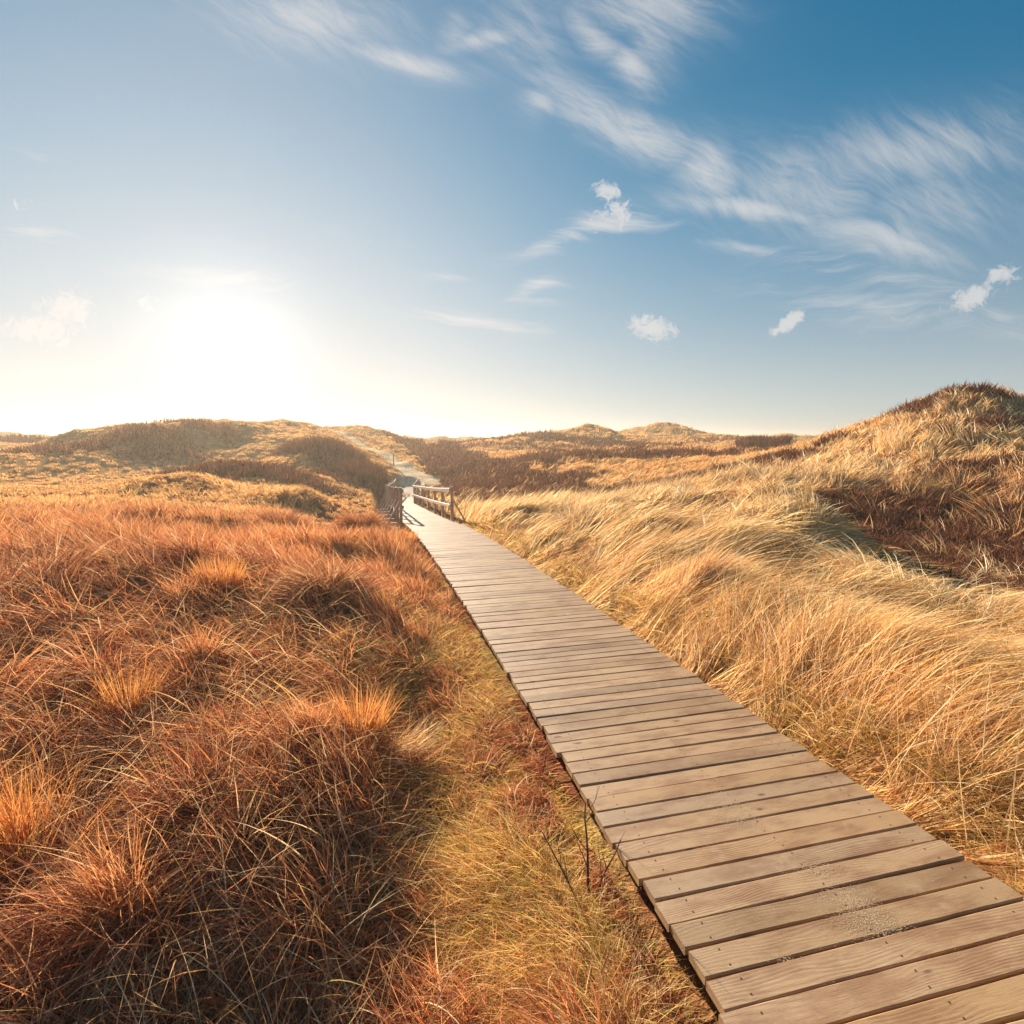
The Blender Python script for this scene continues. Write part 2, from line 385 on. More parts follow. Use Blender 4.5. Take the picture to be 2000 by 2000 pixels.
def height(X, Y, detail=True):
    X = np.asarray(X, float); Y = np.asarray(Y, float)
    z = raw_height(X, Y)
    R = np.hypot(X, Y)
    for bx, by, br, bh in BUMPS:
        z = z + bh * (.25 if bx < 0 and by < 5 else .5 if bx < 0 and by < 8 else .65 if by < 8 else 1) * np.exp(-((X - bx) ** 2 + (Y - by) ** 2) / (br * br))
    off, dz = deck_rel(X, Y)
    ao = np.abs(off)
    amp = 0.10 + 0.25 * sstep(8, 30, R) + 0.25 * sstep(30, 70, R) + 0.6 * sstep(90, 180, R)
    n = fbm(X * 0.55, Y * 0.55, 3, 4) * 0.5 + fbm(X * 0.22, Y * 0.22, 9, 3) * 0.5 * sstep(12, 40, R) + fbm(X * 0.06, Y * 0.06, 5, 4) * 1.6 * sstep(50, 130, R) + np.abs(fbm(X * 0.16, Y * 0.16, 15, 4)) * 1.5 * sstep(30, 60, R)
    z = z + amp * n * sstep(0.7, 2.0, ao)
    if detail:
        z = z + 0.03 * fbm(X * 3.1, Y * 3.1, 21, 3) * sstep(0.6, 1.2, ao)
    k = 1 - sstep(0.95, np.where(off < 0, 1.7, 1.25), ao)
    under = dz - np.where(Y > 15.5, 0.45 + 0.25 * sstep(16, 22, Y) - 0.6 * sstep(37, 42, Y), 0.24)
    z = np.where(off < 90, z * (1 - k) + np.minimum(under, 9) * k, z)
    # out to the shore: the land sinks under the sea
    z = z - sstep(260, 700, R) * 16
    return z


# vegetation zones: ellipses (x, y, rx, ry, angle) given by photo pixel and distance
ZH = []
HB = [(758, 846, 73, .9), (800, 872, 66, 1.6), (850, 900, 54, 1.9), (920, 930, 42, 2.0), (1010, 952, 33, 2.4), (1120, 962, 27, 2.6), (1250, 955, 25, 2.0), (1400, 940, 24, 1.2)]
def H(px, py, Y, rx, ry, ang=0.0):
    u, d = rays(px, py); ZH.append((u * Y, Y, rx, ry, math.radians(ang)))
for a in [(700, 930, 37, 3.6, 4.5), (630, 900, 41, 3.0, 2.4), (480, 935, 28, 4.2, 2.6), (60, 925, 40, 9, 4), (200, 915, 42, 4, 2), (400, 888, 47, 3.5, 1.6), (330, 905, 42, 3, 1.6), (40, 862, 66, 16, 4),
          (880, 900, 56, 2.6, 13, 8), (930, 925, 42, 4.0, 8, 10), (1000, 945, 33, 5, 5), (1120, 965, 25, 6.5, 3.5), (1280, 955, 24, 4, 3), (1420, 930, 25, 4, 2.2),
          (1000, 868, 78, 8, 4), (1210, 872, 75, 9, 3), (1060, 905, 45, 6, 3), (1330, 900, 45, 8, 3), (1180, 893, 52, 5, 2),
          (1600, 985, 12.8, 2.0, 1.1), (1760, 1005, 11.8, 2.4, 1.6), (1920, 1030, 11.0, 2.6, 1.9), (1980, 1100, 8.4, 1.4, 1.1), (1560, 972, 14.6, 2.4, 1.3), (1480, 960, 15, 1.5, .7), (1720, 985, 14.4, 2.8, 1.5), (1900, 985, 13.8, 3.0, 1.6),
          (1830, 790, 25, 2.5, 1.2), (1920, 900, 17, 1.8, .7), (1950, 845, 21, 2.5, .8)]: H(*a)
def heather(X, Y):
    m = np.zeros(np.shape(X))
    nz = fbm(X * 0.7, Y * 0.7, 31, 4) * 0.9
    for hx, hy, rx, ry, a in ZH:
        dx_, dy_ = X - hx, Y - hy
        p = (dx_ * math.cos(a) + dy_ * math.sin(a)) / rx; q = (-dx_ * math.sin(a) + dy_ * math.cos(a)) / ry
        m = np.maximum(m, sstep(1.25, 0.75, np.sqrt(p * p + q * q) + nz))
    pts = [(rays(a, b)[0] * c, c, d) for a, b, c, d in HB]   # x, y, half width
    for a, b in zip(pts[:-1], pts[1:]):
        abx, aby = b[0] - a[0], b[1] - a[1]
        tt = np.clip(((X - a[0]) * abx + (Y - a[1]) * aby) / (abx ** 2 + aby ** 2), 0, 1)
        dd = np.hypot(X - a[0] - tt * abx, Y - a[1] - tt * aby) / a[2]
        m = np.maximum(m, sstep(1.2, 0.8, dd + nz * .7))
    R = np.hypot(X, Y)
    far = sstep(0.15, 0.4, fbm(X * 0.07, Y * 0.16, 77, 4)) * sstep(28, 60, R) * np.where(X < -8, .2, .5)
    return np.maximum(m, far)

PATH = np.array([[(lambda r: r[0] * Y)(rays(px, py)), Y, wd] for px, py, Y, wd in
                 [(835, 950, 41.0, 1.3), (822, 940, 43.5, 1.9), (800, 925, 46, 1.5), (775, 909, 49.5, 1.1), (748, 895, 54, .9), (705, 872, 59, .7), (655, 848, 66, .6), (640, 842, 70, .5)]])
def sandpath(X, Y):
    d = np.full(np.shape(X), 9.0)
    for a, b in zip(PATH[:-1], PATH[1:]):
        ab = b[:2] - a[:2]
        t = np.clip(((X - a[0]) * ab[0] + (Y - a[1]) * ab[1]) / (ab @ ab), 0, 1)
        dd = np.hypot(X - a[0] - t * ab[0], Y - a[1] - t * ab[1]) / ((a[2] + (b[2] - a[2]) * t) * .75)
        d = np.minimum(d, dd)
    return sstep(1.25, 0.8, d + 0.25 * fbm(X * 1.3, Y * 1.3, 8, 2))

def side_right(X, Y):
    """1 on the wind-combed side right of the walk, 0 on the left"""
    cl = np.interp(Y, CL[:, 1], CL[:, 0]); return sstep(-0.2, 0.4, X - cl)


# ground sheet: polar grid, fine in front of the camera, reaching under the sea
azf = np.radians(np.linspace(-62, 62, 900)); azb = np.radians(np.linspace(62, 298, 60))[1:-1]
az = np.r_[azf, azb]; na = len(az)
rr = np.exp(np.linspace(math.log(0.35), math.log(900), 640)); nr = len(rr)
AZ, RR = np.meshgrid(az, rr)
GX, GY = RR * np.sin(AZ), RR * np.cos(AZ)
GZ = height(GX, GY)
hm = heather(GX, GY); sp = sandpath(GX, GY) * (np.abs(GX) < 40)
offg, _ = deck_rel(GX, GY)
verge = sstep(-2.6, -1.6, offg) * (offg < 0) * sstep(13, 9, GY)
low = fbm(GX * 0.9, GY * 0.9, 55, 3)
moss = np.clip(verge * sstep(-0.25, 0.35, fbm(GX * 1.7, GY * 1.7, 41, 3)), 0, 1)
ground_c = np.ones(GX.shape + (3,))
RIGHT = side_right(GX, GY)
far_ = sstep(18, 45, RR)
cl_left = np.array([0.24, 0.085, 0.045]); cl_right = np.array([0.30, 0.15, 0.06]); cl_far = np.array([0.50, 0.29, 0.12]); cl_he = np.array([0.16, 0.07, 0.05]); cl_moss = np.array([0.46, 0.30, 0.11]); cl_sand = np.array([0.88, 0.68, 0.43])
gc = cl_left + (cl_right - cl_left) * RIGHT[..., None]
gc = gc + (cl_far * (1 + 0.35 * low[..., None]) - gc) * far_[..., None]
gc = gc + (cl_he - gc) * hm[..., None]
gc = gc + (cl_moss - gc) * moss[..., None]
gc = gc + (cl_sand - gc) * sp[..., None]
idx = np.arange(nr * na).reshape(nr, na)
a = idx[:-1]; b = idx[1:]
fc = np.stack([a, b, np.roll(b, -1, 1), np.roll(a, -1, 1)], -1).reshape(-1, 4)
vt = np.stack([GX, GY, GZ], -1).reshape(-1, 3)
vt = np.vstack([vt, [[0, 0, height(np.array([0.0]), np.array([0.0]))[0]]]])
gcol = np.vstack([gc.reshape(-1, 3), cl_left])
# close the small hole under the camera with thin quads (degenerate corner avoided by pairing)
ci = len(vt) - 1
capf = np.stack([idx[0, 0:-2:2], idx[0, 1:-1:2], idx[0, 2::2], np.full(len(idx[0, 0:-2:2]), ci)], -1)
fc = np.vstack([fc, capf])

gm, t, o = material('ground_litter')
at = t.node('ShaderNodeAttribute', attribute_name='tint')
geo = t.node('ShaderNodeNewGeometry')
n1 = t.noise(geo.outputs['Position'], 9.0, 6, 0.65); n2 = t.noise(geo.outputs['Position'], 1.1, 5, 0.6); n3 = t.noise(geo.outputs['Position'], 45.0, 3, 0.6)
fac = t.m('MULTIPLY', t.ramp(n1, 0.25, 0.75, 0.5, 1.5, False), t.m('MULTIPLY', t.ramp(n2, 0.3, 0.7, 0.75, 1.25, False), t.ramp(n3, 0.3, 0.7, 0.6, 1.4, False)))
colr = t.vm('MULTIPLY', at.outputs['Color'], t.xyz(fac, fac, fac))
bs = t.node('ShaderNodeBsdfDiffuse'); t.put(bs.inputs[0], colr)
bp = t.node('ShaderNodeBump'); bp.inputs['Strength'].default_value = 0.8; bp.inputs['Distance'].default_value = 0.08
t.put(bp.inputs['Height'], t.m('ADD', n1, t.m('MULTIPLY', n3, 0.3))); t.l.new(bp.outputs[0], bs.inputs['Normal'])
t.l.new(bs.outputs[0], o.inputs[0])
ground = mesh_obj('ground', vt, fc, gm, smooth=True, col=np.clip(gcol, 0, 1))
tag(ground, 'rolling sandy dune ground covered with dry litter and moss', kind='structure')

# sea far behind the dunes
sm, t, o = material('sea_water')
pb = t.node('ShaderNodeBsdfPrincipled'); t.put(pb.inputs['Base Color'], (0.10, 0.16, 0.19)); pb.inputs['Roughness'].default_value = 0.35
geo = t.node('ShaderNodeNewGeometry')
bp = t.node('ShaderNodeBump'); bp.inputs['Strength'].default_value = 0.4; bp.inputs['Distance'].default_value = 0.5
t.put(bp.inputs['Height'], t.noise(geo.outputs['Position'], 0.3, 4, 0.6)); t.l.new(bp.outputs[0], pb.inputs['Normal'])
t.l.new(pb.outputs[0], o.inputs[0])
q = 14000.0
sea = mesh_obj('sea', np.array([[-q, 300, -7], [q, 300, -7], [q, q, -7], [-q, q, -7]]), np.array([[0, 1, 2, 3]]), sm)
tag(sea, 'pale strip of sea beyond the farthest dunes', kind='structure')

# ------------------------------------------------------------------ grass
def leaf_material(name, trans=0.45, rough=0.5, spec=0.25):
    m, t, o = material(name)
    at = t.node('ShaderNodeAttribute', attribute_name='tint')
    d = t.node('ShaderNodeBsdfDiffuse'); t.put(d.inputs[0], at.outputs['Color'])
    tr = t.node('ShaderNodeBsdfTranslucent'); t.put(tr.inputs[0], t.vm('MULTIPLY', at.outputs['Color'], (1.15, 1.0, 0.82)))
    mx = t.node('ShaderNodeMixShader'); mx.inputs[0].default_value = trans
    t.l.new(d.outputs[0], mx.inputs[1]); t.l.new(tr.outputs[0], mx.inputs[2])
    g = t.node('ShaderNodeBsdfGlossy'); g.inputs['Roughness'].default_value = rough; t.put(g.inputs[0], (1, .93, .8))
    mg = t.node('ShaderNodeMixShader'); mg.inputs[0].default_value = spec * 0.06
    t.l.new(mx.outputs[0], mg.inputs[1]); t.l.new(g.outputs[0], mg.inputs[2])
    t.l.new(mg.outputs[0], o.inputs[0])
    return m
MAT_BLADE = leaf_material('dry_blade')
MAT_HEATH = leaf_material('heather_twig', 0.2, 0.6, 0.1)


class Blades:
    def __init__(s): s.v = []; s.f = []; s.c = []; s.n = 0
    def add(s, root, azd, phi0, phi1, L, wid, seg, col, tip=1.15, curl=None, floor=None, pw=1.0, slope=None):
        """curved tapering ribbons. azd lean azimuth (rad, 0=+X), phi angles from vertical"""
        N = len(root)
        if N == 0: return
        ts = np.linspace(0, 1, seg + 1)
        P = np.empty((N, seg + 1, 3)); P[:, 0] = root
        T = np.empty((N, seg + 1, 3))
        curl = np.zeros(N) if curl is None else curl
        for k in range(seg + 1):
            tt = ts[k]
            ph = phi0 + (phi1 - phi0) * tt ** pw; aa = azd + curl * tt
            T[:, k, 0] = np.sin(ph) * np.cos(aa); T[:, k, 1] = np.sin(ph) * np.sin(aa); T[:, k, 2] = np.cos(ph)
            if k: P[:, k] = P[:, k - 1] + (T[:, k] + T[:, k - 1]) * 0.5 * (L / seg)[:, None]
        if floor is not None:
            P[:, 1:, 2] = np.maximum(P[:, 1:, 2], floor[:, None] if floor.ndim == 1 else floor[:, 1:])
        if slope is not None:
            hd = np.hypot(P[:, :, 0] - P[:, :1, 0], P[:, :, 1] - P[:, :1, 1])
            P[:, :, 2] += hd * slope[:, None]
        rv = rng.normal(size=(N, 3))
        Wd = np.cross(T[:, 0] + T[:, seg // 2], rv); Wd /= np.linalg.norm(Wd, axis=1)[:, None] + 1e-9
        wp = np.minimum(1.0, (1.02 - ts) * 1.9) * (0.75 + 0.25 * np.minimum(1, ts * 4))
        half = Wd[:, None, :] * (wid[:, None, None] * 0.5) * wp[None, :, None]
        V = np.stack([P - half, P + half], 2)                     # N,seg+1,2,3
        base = s.n + np.arange(N)[:, None] * (2 * (seg + 1)) + np.arange(seg)[None] * 2
        Fc = np.stack([base, base + 1, base + 3, base + 2], -1)
        cc = col[:, None, None, :] * (1 + (tip - 1) * ts[None, :, None, None]) * np.ones((1, 1, 2, 1))
        s.v.append(V.reshape(-1, 3).astype(np.float32)); s.f.append(Fc.reshape(-1, 4).astype(np.int32)); s.c.append(np.clip(cc, 0, 1).reshape(-1, 3).astype(np.float32))
        s.n += V.shape[0] * V.shape[1] * 2
    def build(s, name, mat, label, parent=None, cat=None, kind='stuff'):
        o = mesh_obj(name, np.concatenate(s.v), np.concatenate(s.f), mat, col=np.concatenate(s.c), parent=parent)
        if label: o['label'] = label
        if cat: o['category'] = cat
        if kind: o['kind'] = kind
        return o


def nearest_tussock(X, Y, cell, seed):
    ix = np.floor(X / cell); iy = np.floor(Y / cell)
    best = np.full(X.shape, 1e9); bx = np.zeros(X.shape); by = np.zeros(X.shape); bi = np.zeros(X.shape)
    for i in (-1, 0, 1):
        for j in (-1, 0, 1):
            jx, jy = ix + i, iy + j
            cx, cyy = (jx + 0.1 + 0.8 * lattice(jx, jy, seed)) * cell, (jy + 0.1 + 0.8 * lattice(jx, jy, seed + 1)) * cell
            d = (X - cx) ** 2 + (Y - cyy) ** 2
            m = d < best
            best = np.where(m, d, best); bx = np.where(m, cx, bx); by = np.where(m, cyy, by); bi = np.where(m, lattice(jx, jy, seed + 2), bi)
    return bx, by, np.sqrt(best), bi

def sample(n, r0, r1, a0=-50, a1=50):
    r = np.exp(rng.uniform(math.log(r0), math.log(r1), n)); a = np.radians(rng.uniform(a0, a1, n))
    return r * np.sin(a), r * np.cos(a)

def pick(pal, wts, n):
    k = rng.choice(len(pal), n, p=np.array(wts) / sum(wts)); return np.array(pal)[k]

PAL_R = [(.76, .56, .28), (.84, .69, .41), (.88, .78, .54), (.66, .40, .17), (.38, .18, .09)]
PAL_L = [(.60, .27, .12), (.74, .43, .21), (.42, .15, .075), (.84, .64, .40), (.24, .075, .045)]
PAL_O = [(.70, .36, .14), (.76, .46, .21), (.60, .27, .10), (.82, .60, .34)]
PAL_F = [(.72, .46, .20), (.80, .57, .29), (.64, .36, .14), (.44, .21, .10)]

def wind_angle(X, Y, right):
    """lean azimuth of the grass: blown to the right, wavering in space"""
    a_r = np.radians(4 + 30 * sstep(5, 13, Y) - 35 * sstep(4.5, 2.0, Y)) + 1.05 * fbm(X * 1.0, Y * 1.0, 61, 2)
    a_l = np.radians(175) + 1.9 * fbm(X * 0.6, Y * 0.6, 71, 2) - np.radians(60) * sstep(6, 11, Y)
    return np.where(right > 0.5, a_r, a_l)

def field(n, r0, r1, seg, bl, pick_side, a0=-50, a1=50, cell=0.5, lean=1.0):
    X, Y = sample(n, r0, r1, a0, a1)
    off, _ = deck_rel(X, Y)
    right = side_right(X, Y)
    hm = heather(X, Y); sp = sandpath(X, Y)
    keep = (np.abs(off) > DW / 2 + 0.03) & (sp < rng.uniform(0.1, 0.9, n)) & ((right > 0.5) == pick_side) & (rng.uniform(size=n) > hm * 0.8)
    verge_ = (~pick_side) * sstep(-1.75 - .6 * sstep(3.2, 1.8, Y) + .25 * fbm(X * 1.5, Y * 1.5, 13, 2), -1.3 - .6 * sstep(3.2, 1.8, Y), off) * (off < 0) * (Y < 14)
    keep &= rng.uniform(size=n) > verge_ * 0.55 * (off < -1.0)
    X, Y, off, right, hm, verge_ = [q[keep] for q in (X, Y, off, right, hm, verge_)]
    n = len(X)
    R = np.hypot(X, Y)
    cx, cyy, dd, ti = nearest_tussock(X, Y, cell * (1 + 0.0 * R), 5)
    c2x, c2y, d2, t2 = nearest_tussock(X, Y, cell * 2.6, 15)
    pull = 0.22 if pick_side else 0.4
    RX = X + (cx - X) * pull; RY = Y + (cyy - Y) * pull
    # keep roots off the deck
    o2, dzk = deck_rel(RX, RY)
    bad = np.abs(o2) < DW / 2 + 0.03
    RX[bad] = X[bad]; RY[bad] = Y[bad]
    Z = height(RX, RY, False)
    wx, wy = (X, Y) if pick_side else (X * .5 + cx * .5, Y * .5 + cyy * .5)
    ad = wind_angle(wx, wy, right) + (ti - .5) * (0.9 if pick_side else 1.2) + (t2 - .5) * (0.7 if pick_side else 1.6) + rng.normal(0, 0.22 if pick_side else 1.05, n)
    rad = np.arctan2(Y - cyy, X - cx)
    k = (0.22 if pick_side else 0.45) * np.clip(dd / cell, 0, 1)
    dirx = np.cos(ad) + k * np.cos(rad); diry = np.sin(ad) + k * np.sin(rad)
    ad = np.arctan2(diry, dirx)
    big = fbm(X * (1.25 if pick_side else .8), Y * (1.25 if pick_side else .8), 91, 3)
    if pick_side:
        L = rng.uniform(0.36, 0.86, n) * (0.85 + 0.4 * ti) * np.clip(1 + 1.35 * big, .3, 1.6) * (1 - .25 * sstep(8, 14, R))
        phi0 = np.radians(rng.normal(70, 13, n)) ; phi1 = np.radians(rng.normal(98, 12, n))
        up = sstep(9, 16, R); phi0 = phi0 - up * 0.25; phi1 = phi1 - up * 0.45
        col = pick(PAL_R, [5, 5, 4, 3, 1.5], n)
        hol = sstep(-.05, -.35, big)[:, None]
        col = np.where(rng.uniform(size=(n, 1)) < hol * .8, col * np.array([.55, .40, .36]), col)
        shade_rust = (sstep(4, 7, X) * sstep(9, 11.5, Y) * sstep(18, 15, Y) * .75)[:, None]  # bank's shade put into the grass colour: darker, redder against grey skylight
        col = col * (1 - shade_rust) + col * np.array([.82, .60, .46]) * shade_rust
        warm = np.clip(fbm(X * 0.5, Y * 0.5, 23, 2) + 0.35 * sstep(1.6, 0.4, np.abs(off) - .7), 0, 1)[:, None]
        col = col * (1 - warm) + col * np.array([1.0, .93, .84]) * warm
    else:
        L = rng.uniform(0.16, 0.50, n) * (0.75 + 0.5 * ti) * (1 + 0.6 * big) * (.85 + .3 * sstep(5, 8, Y))
        upz = np.maximum(sstep(6, 9, Y) * sstep(24, 16, Y) * rng.uniform(.4, 1, n), ((ti > 0.955) & (dd < .12)) * 1.0)
        upz = np.where(rng.uniform(size=n) < .06, rng.uniform(.3, 1, n), upz)
        phi0 = np.radians(rng.normal(50, 26, n)) * (1 - 0.7 * upz); phi1 = np.radians(rng.normal(100, 36, n)) * (1 - 0.62 * upz)
        L = L * (1 - 0.15 * upz)
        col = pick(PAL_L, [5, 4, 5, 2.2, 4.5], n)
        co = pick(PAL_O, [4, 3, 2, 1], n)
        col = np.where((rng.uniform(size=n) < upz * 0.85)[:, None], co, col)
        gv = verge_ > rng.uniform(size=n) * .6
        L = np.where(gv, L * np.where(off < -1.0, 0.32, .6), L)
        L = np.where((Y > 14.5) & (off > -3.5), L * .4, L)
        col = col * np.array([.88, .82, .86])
        col = np.where(gv[:, None], pick([(.84, .66, .26), (.72, .48, .15), (.60, .50, .13)], [5, 4, 1.5], n), col)
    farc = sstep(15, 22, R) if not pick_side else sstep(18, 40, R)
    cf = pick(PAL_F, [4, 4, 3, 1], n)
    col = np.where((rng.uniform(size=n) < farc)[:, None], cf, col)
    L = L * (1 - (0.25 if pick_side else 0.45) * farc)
    L = np.clip(L, 0.08, 1.2)
    edge = np.abs(off) < DW / 2 + 0.35
    L = np.where(edge, L * 0.6, L)
    # blades must not lie across the boards
    tow = edge & (np.sign(off) * (np.cos(ad) * 0.95 + np.sin(ad) * .3) < 0)
    ad = np.where(tow & (rng.uniform(size=n) < 0.68), ad + PI * 0.75, ad)
    wid = np.maximum(0.0036 if pick_side else 0.0042, 0.00098 * R) * rng.choice([.6, .8, 1.0, 1.25, 1.7], n)
    col = col * rng.uniform(0.78, 1.18, n)[:, None] * (0.86 + 0.28 * t2[:, None])
    floor = Z + rng.uniform(0.0, 0.10, n)
    stp = 0.6 * L
    slope = (height(RX + np.cos(ad) * stp, RY + np.sin(ad) * stp, False) - Z) / stp
    slope = np.clip(slope, -1.0, 1.2)
    if pick_side: slope = np.where(slope > .25, .25 + (slope - .25) * .5, slope)
    root = np.stack([RX, RY, Z - 0.02], 1)
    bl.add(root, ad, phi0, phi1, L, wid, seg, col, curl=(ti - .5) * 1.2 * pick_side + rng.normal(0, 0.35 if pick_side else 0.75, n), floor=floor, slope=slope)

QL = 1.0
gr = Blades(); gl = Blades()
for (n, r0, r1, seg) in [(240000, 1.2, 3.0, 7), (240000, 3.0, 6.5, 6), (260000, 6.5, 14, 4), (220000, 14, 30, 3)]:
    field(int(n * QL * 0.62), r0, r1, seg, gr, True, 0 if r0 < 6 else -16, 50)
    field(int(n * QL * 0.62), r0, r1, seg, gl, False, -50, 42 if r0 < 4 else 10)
for bl_, n, a0, a1, rt in ((gl, 26000, -50, 30, False), (gr, 14000, 0, 50, True)):     # long loose stalks crossing the rest
    X, Y = sample(n, 1.3, 9, a0, a1); off, _ = deck_rel(X, Y)
    m = (off > DW / 2 + .25) if rt else (off < -1.7); X, Y = X[m], Y[m]; n = len(X); Z = height(X, Y, False)
    a_ = np.radians(10) + rng.normal(0, .9, n) if rt else rng.uniform(0, 2 * PI, n)
    c = pick([(.84, .66, .40), (.78, .50, .24), (.60, .34, .15), (.48, .38, .12)], [4, 4, 3, .6], n)
    L = rng.uniform(.35, .85, n) if rt else rng.uniform(.25, .62, n)
    sl = np.clip((height(X + np.cos(a_) * .3, Y + np.sin(a_) * .3, False) - Z) / .3, -.8, 1)
    bl_.add(np.stack([X, Y, Z], 1), a_, np.radians(rng.uniform(15, 75, n)), np.radians(rng.uniform(60, 125, n)), L, rng.uniform(.003, .006, n), 8, c, curl=rng.normal(0, .6, n), slope=sl)
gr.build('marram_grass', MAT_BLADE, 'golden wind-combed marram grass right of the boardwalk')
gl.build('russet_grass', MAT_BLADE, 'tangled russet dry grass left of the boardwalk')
lt = Blades()
def litter(n, r0, r1):
    X, Y = sample(n, r0, r1, -50, 50)
    off, _ = deck_rel(X, Y); m = (np.abs(off) > DW / 2 + .04) & (sandpath(X, Y) < .4); X, Y, off = X[m], Y[m], off[m]; n = len(X)
    Z = height(X, Y, False); right = side_right(X, Y); R_ = np.hypot(X, Y)
    vg = sstep(-2.0, -1.2, off) * (off < 0)
    a_ = np.where(right > .5, wind_angle(X, Y, right) + rng.normal(0, .6, n), rng.uniform(0, 2 * PI, n))
    c = np.where((right > .5)[:, None], pick([(.52, .34, .13), (.62, .44, .20), (.34, .17, .06)], [4, 3, 2], n), pick([(.40, .18, .06), (.52, .28, .10), (.26, .10, .04)], [4, 3, 3], n))
    c = np.where((vg > rng.uniform(size=n))[:, None], pick([(.82, .64, .24), (.68, .44, .14), (.56, .46, .11)], [5, 4, 1.5], n), c) * rng.uniform(.75, 1.2, n)[:, None]
    L = rng.uniform(.10, .34, n); near_edge = np.abs(off) < DW / 2 + .3
    L = np.where(near_edge, L * .5, L)
    lt.add(np.stack([X, Y, Z + rng.uniform(-.01, .05, n)], 1), a_, np.radians(rng.normal(62, 18, n)), np.radians(rng.normal(98, 14, n)), L, np.maximum(.0034, .001 * R_) * rng.uniform(.6, 1.3, n), 3, c, floor=Z + rng.uniform(.0, .05, n), curl=rng.normal(0, .9, n))
litter(130000, 1.2, 4); litter(130000, 4, 14)
for sgn, n, wmax in ((-1, 150000, 1.3), (1, 60000, .5)):      # the trodden verges right beside the boards
    q = np.exp(rng.uniform(math.log(1.5), math.log(16), n)); of = DW / 2 + .03 + rng.uniform(0, 1, n) ** 1.4 * wmax
    si = np.interp(q, CL[:, 1], SA_)
    X = np.interp(si, SA_, CL[:, 0]) + np.interp(si, SA_, NRM[:, 0]) * sgn * of; Y = np.interp(si, SA_, CL[:, 1]) + np.interp(si, SA_, NRM[:, 1]) * sgn * of
    Z = height(X, Y, False); tl = rng.uniform(size=n) < .5
    L = rng.uniform(.05, .24, n) * (1 + .6 * fbm(X * 2, Y * 2, 3, 2)) * np.clip(.5 + (of - DW / 2) * 3, .5, 1.3)
    c = pick([(.74, .55, .22), (.62, .36, .14), (.46, .22, .08), (.50, .46, .10), (.84, .68, .38)], [5, 3, 2, 1.5, 2.5], n) * rng.uniform(.75, 1.2, n)[:, None]
    out_ = np.arctan2(np.interp(si, SA_, NRM[:, 1]) * sgn, np.interp(si, SA_, NRM[:, 0]) * sgn)
    a_ = out_ + rng.normal(0, 1.3, n); a_ = np.where(of < DW / 2 + .12, out_ + rng.uniform(-1.3, 1.3, n), a_)
    lt.add(np.stack([X, Y, Z - .01], 1), a_, np.radians(rng.uniform(5, 60, n)), np.radians(rng.uniform(60, 130, n)), L, np.maximum(.0032, .001 * np.hypot(X, Y)) * rng.uniform(.6, 1.2, n), 4, c, curl=rng.normal(0, .9, n))
lt.build('dry_litter', MAT_BLADE, 'low mat of short dry stems covering the ground between the tussocks')
gf = Blades()
field(int(150000 * QL), 30, 75, 2, gf, True, -20, 50, cell=0.9)
field(int(190000 * QL), 30, 80, 2, gf, False, -50, -2, cell=0.9)
field(int(70000 * QL), 75, 190, 2, gf, True, -20, 40, cell=1.6)
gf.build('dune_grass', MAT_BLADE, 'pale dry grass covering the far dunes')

# heather: short dark twiggy cover in patches
hb = Blades()
for (n, r0, r1, seg, Lh) in [(300000, 7, 20, 3, .24), (150000, 20, 45, 2, .34), (120000, 45, 120, 2, .5)]:
    n = int(n * QL)
    X, Y = sample(n * 2, r0, r1)
    m = (heather(X, Y) > rng.uniform(0.3, 1, len(X))) & (sandpath(X, Y) < 0.3); off, _ = deck_rel(X, Y); m &= np.abs(off) > 1.1
    X, Y = X[m], Y[m]; n = len(X)
    cx, cyy, dd, ti = nearest_tussock(X, Y, 0.55 if r0 < 20 else 1.1, 45)
    Z = height(X, Y, False); R = np.hypot(X, Y)
    cell = 0.55 if r0 < 20 else 1.1
    dome = np.clip(1 - (dd / (cell * .75)) ** 2, 0.15, 1)
    L = Lh * rng.uniform(0.6, 1.2, n) * (0.5 + dome)
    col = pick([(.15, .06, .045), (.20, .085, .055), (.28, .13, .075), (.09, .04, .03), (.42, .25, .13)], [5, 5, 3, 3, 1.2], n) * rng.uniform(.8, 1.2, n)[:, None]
    hb.add(np.stack([X, Y, Z], 1), rng.uniform(0, 2 * PI, n), np.radians(rng.uniform(0, 35, n)), np.radians(rng.uniform(10, 80, n)), L, np.maximum(.004, .0012 * R) * rng.uniform(.6, 1.3, n), seg, col)
hb.build('heather' , MAT_HEATH, 'dark purple-brown heather patches in the hollows and on the dune flanks')

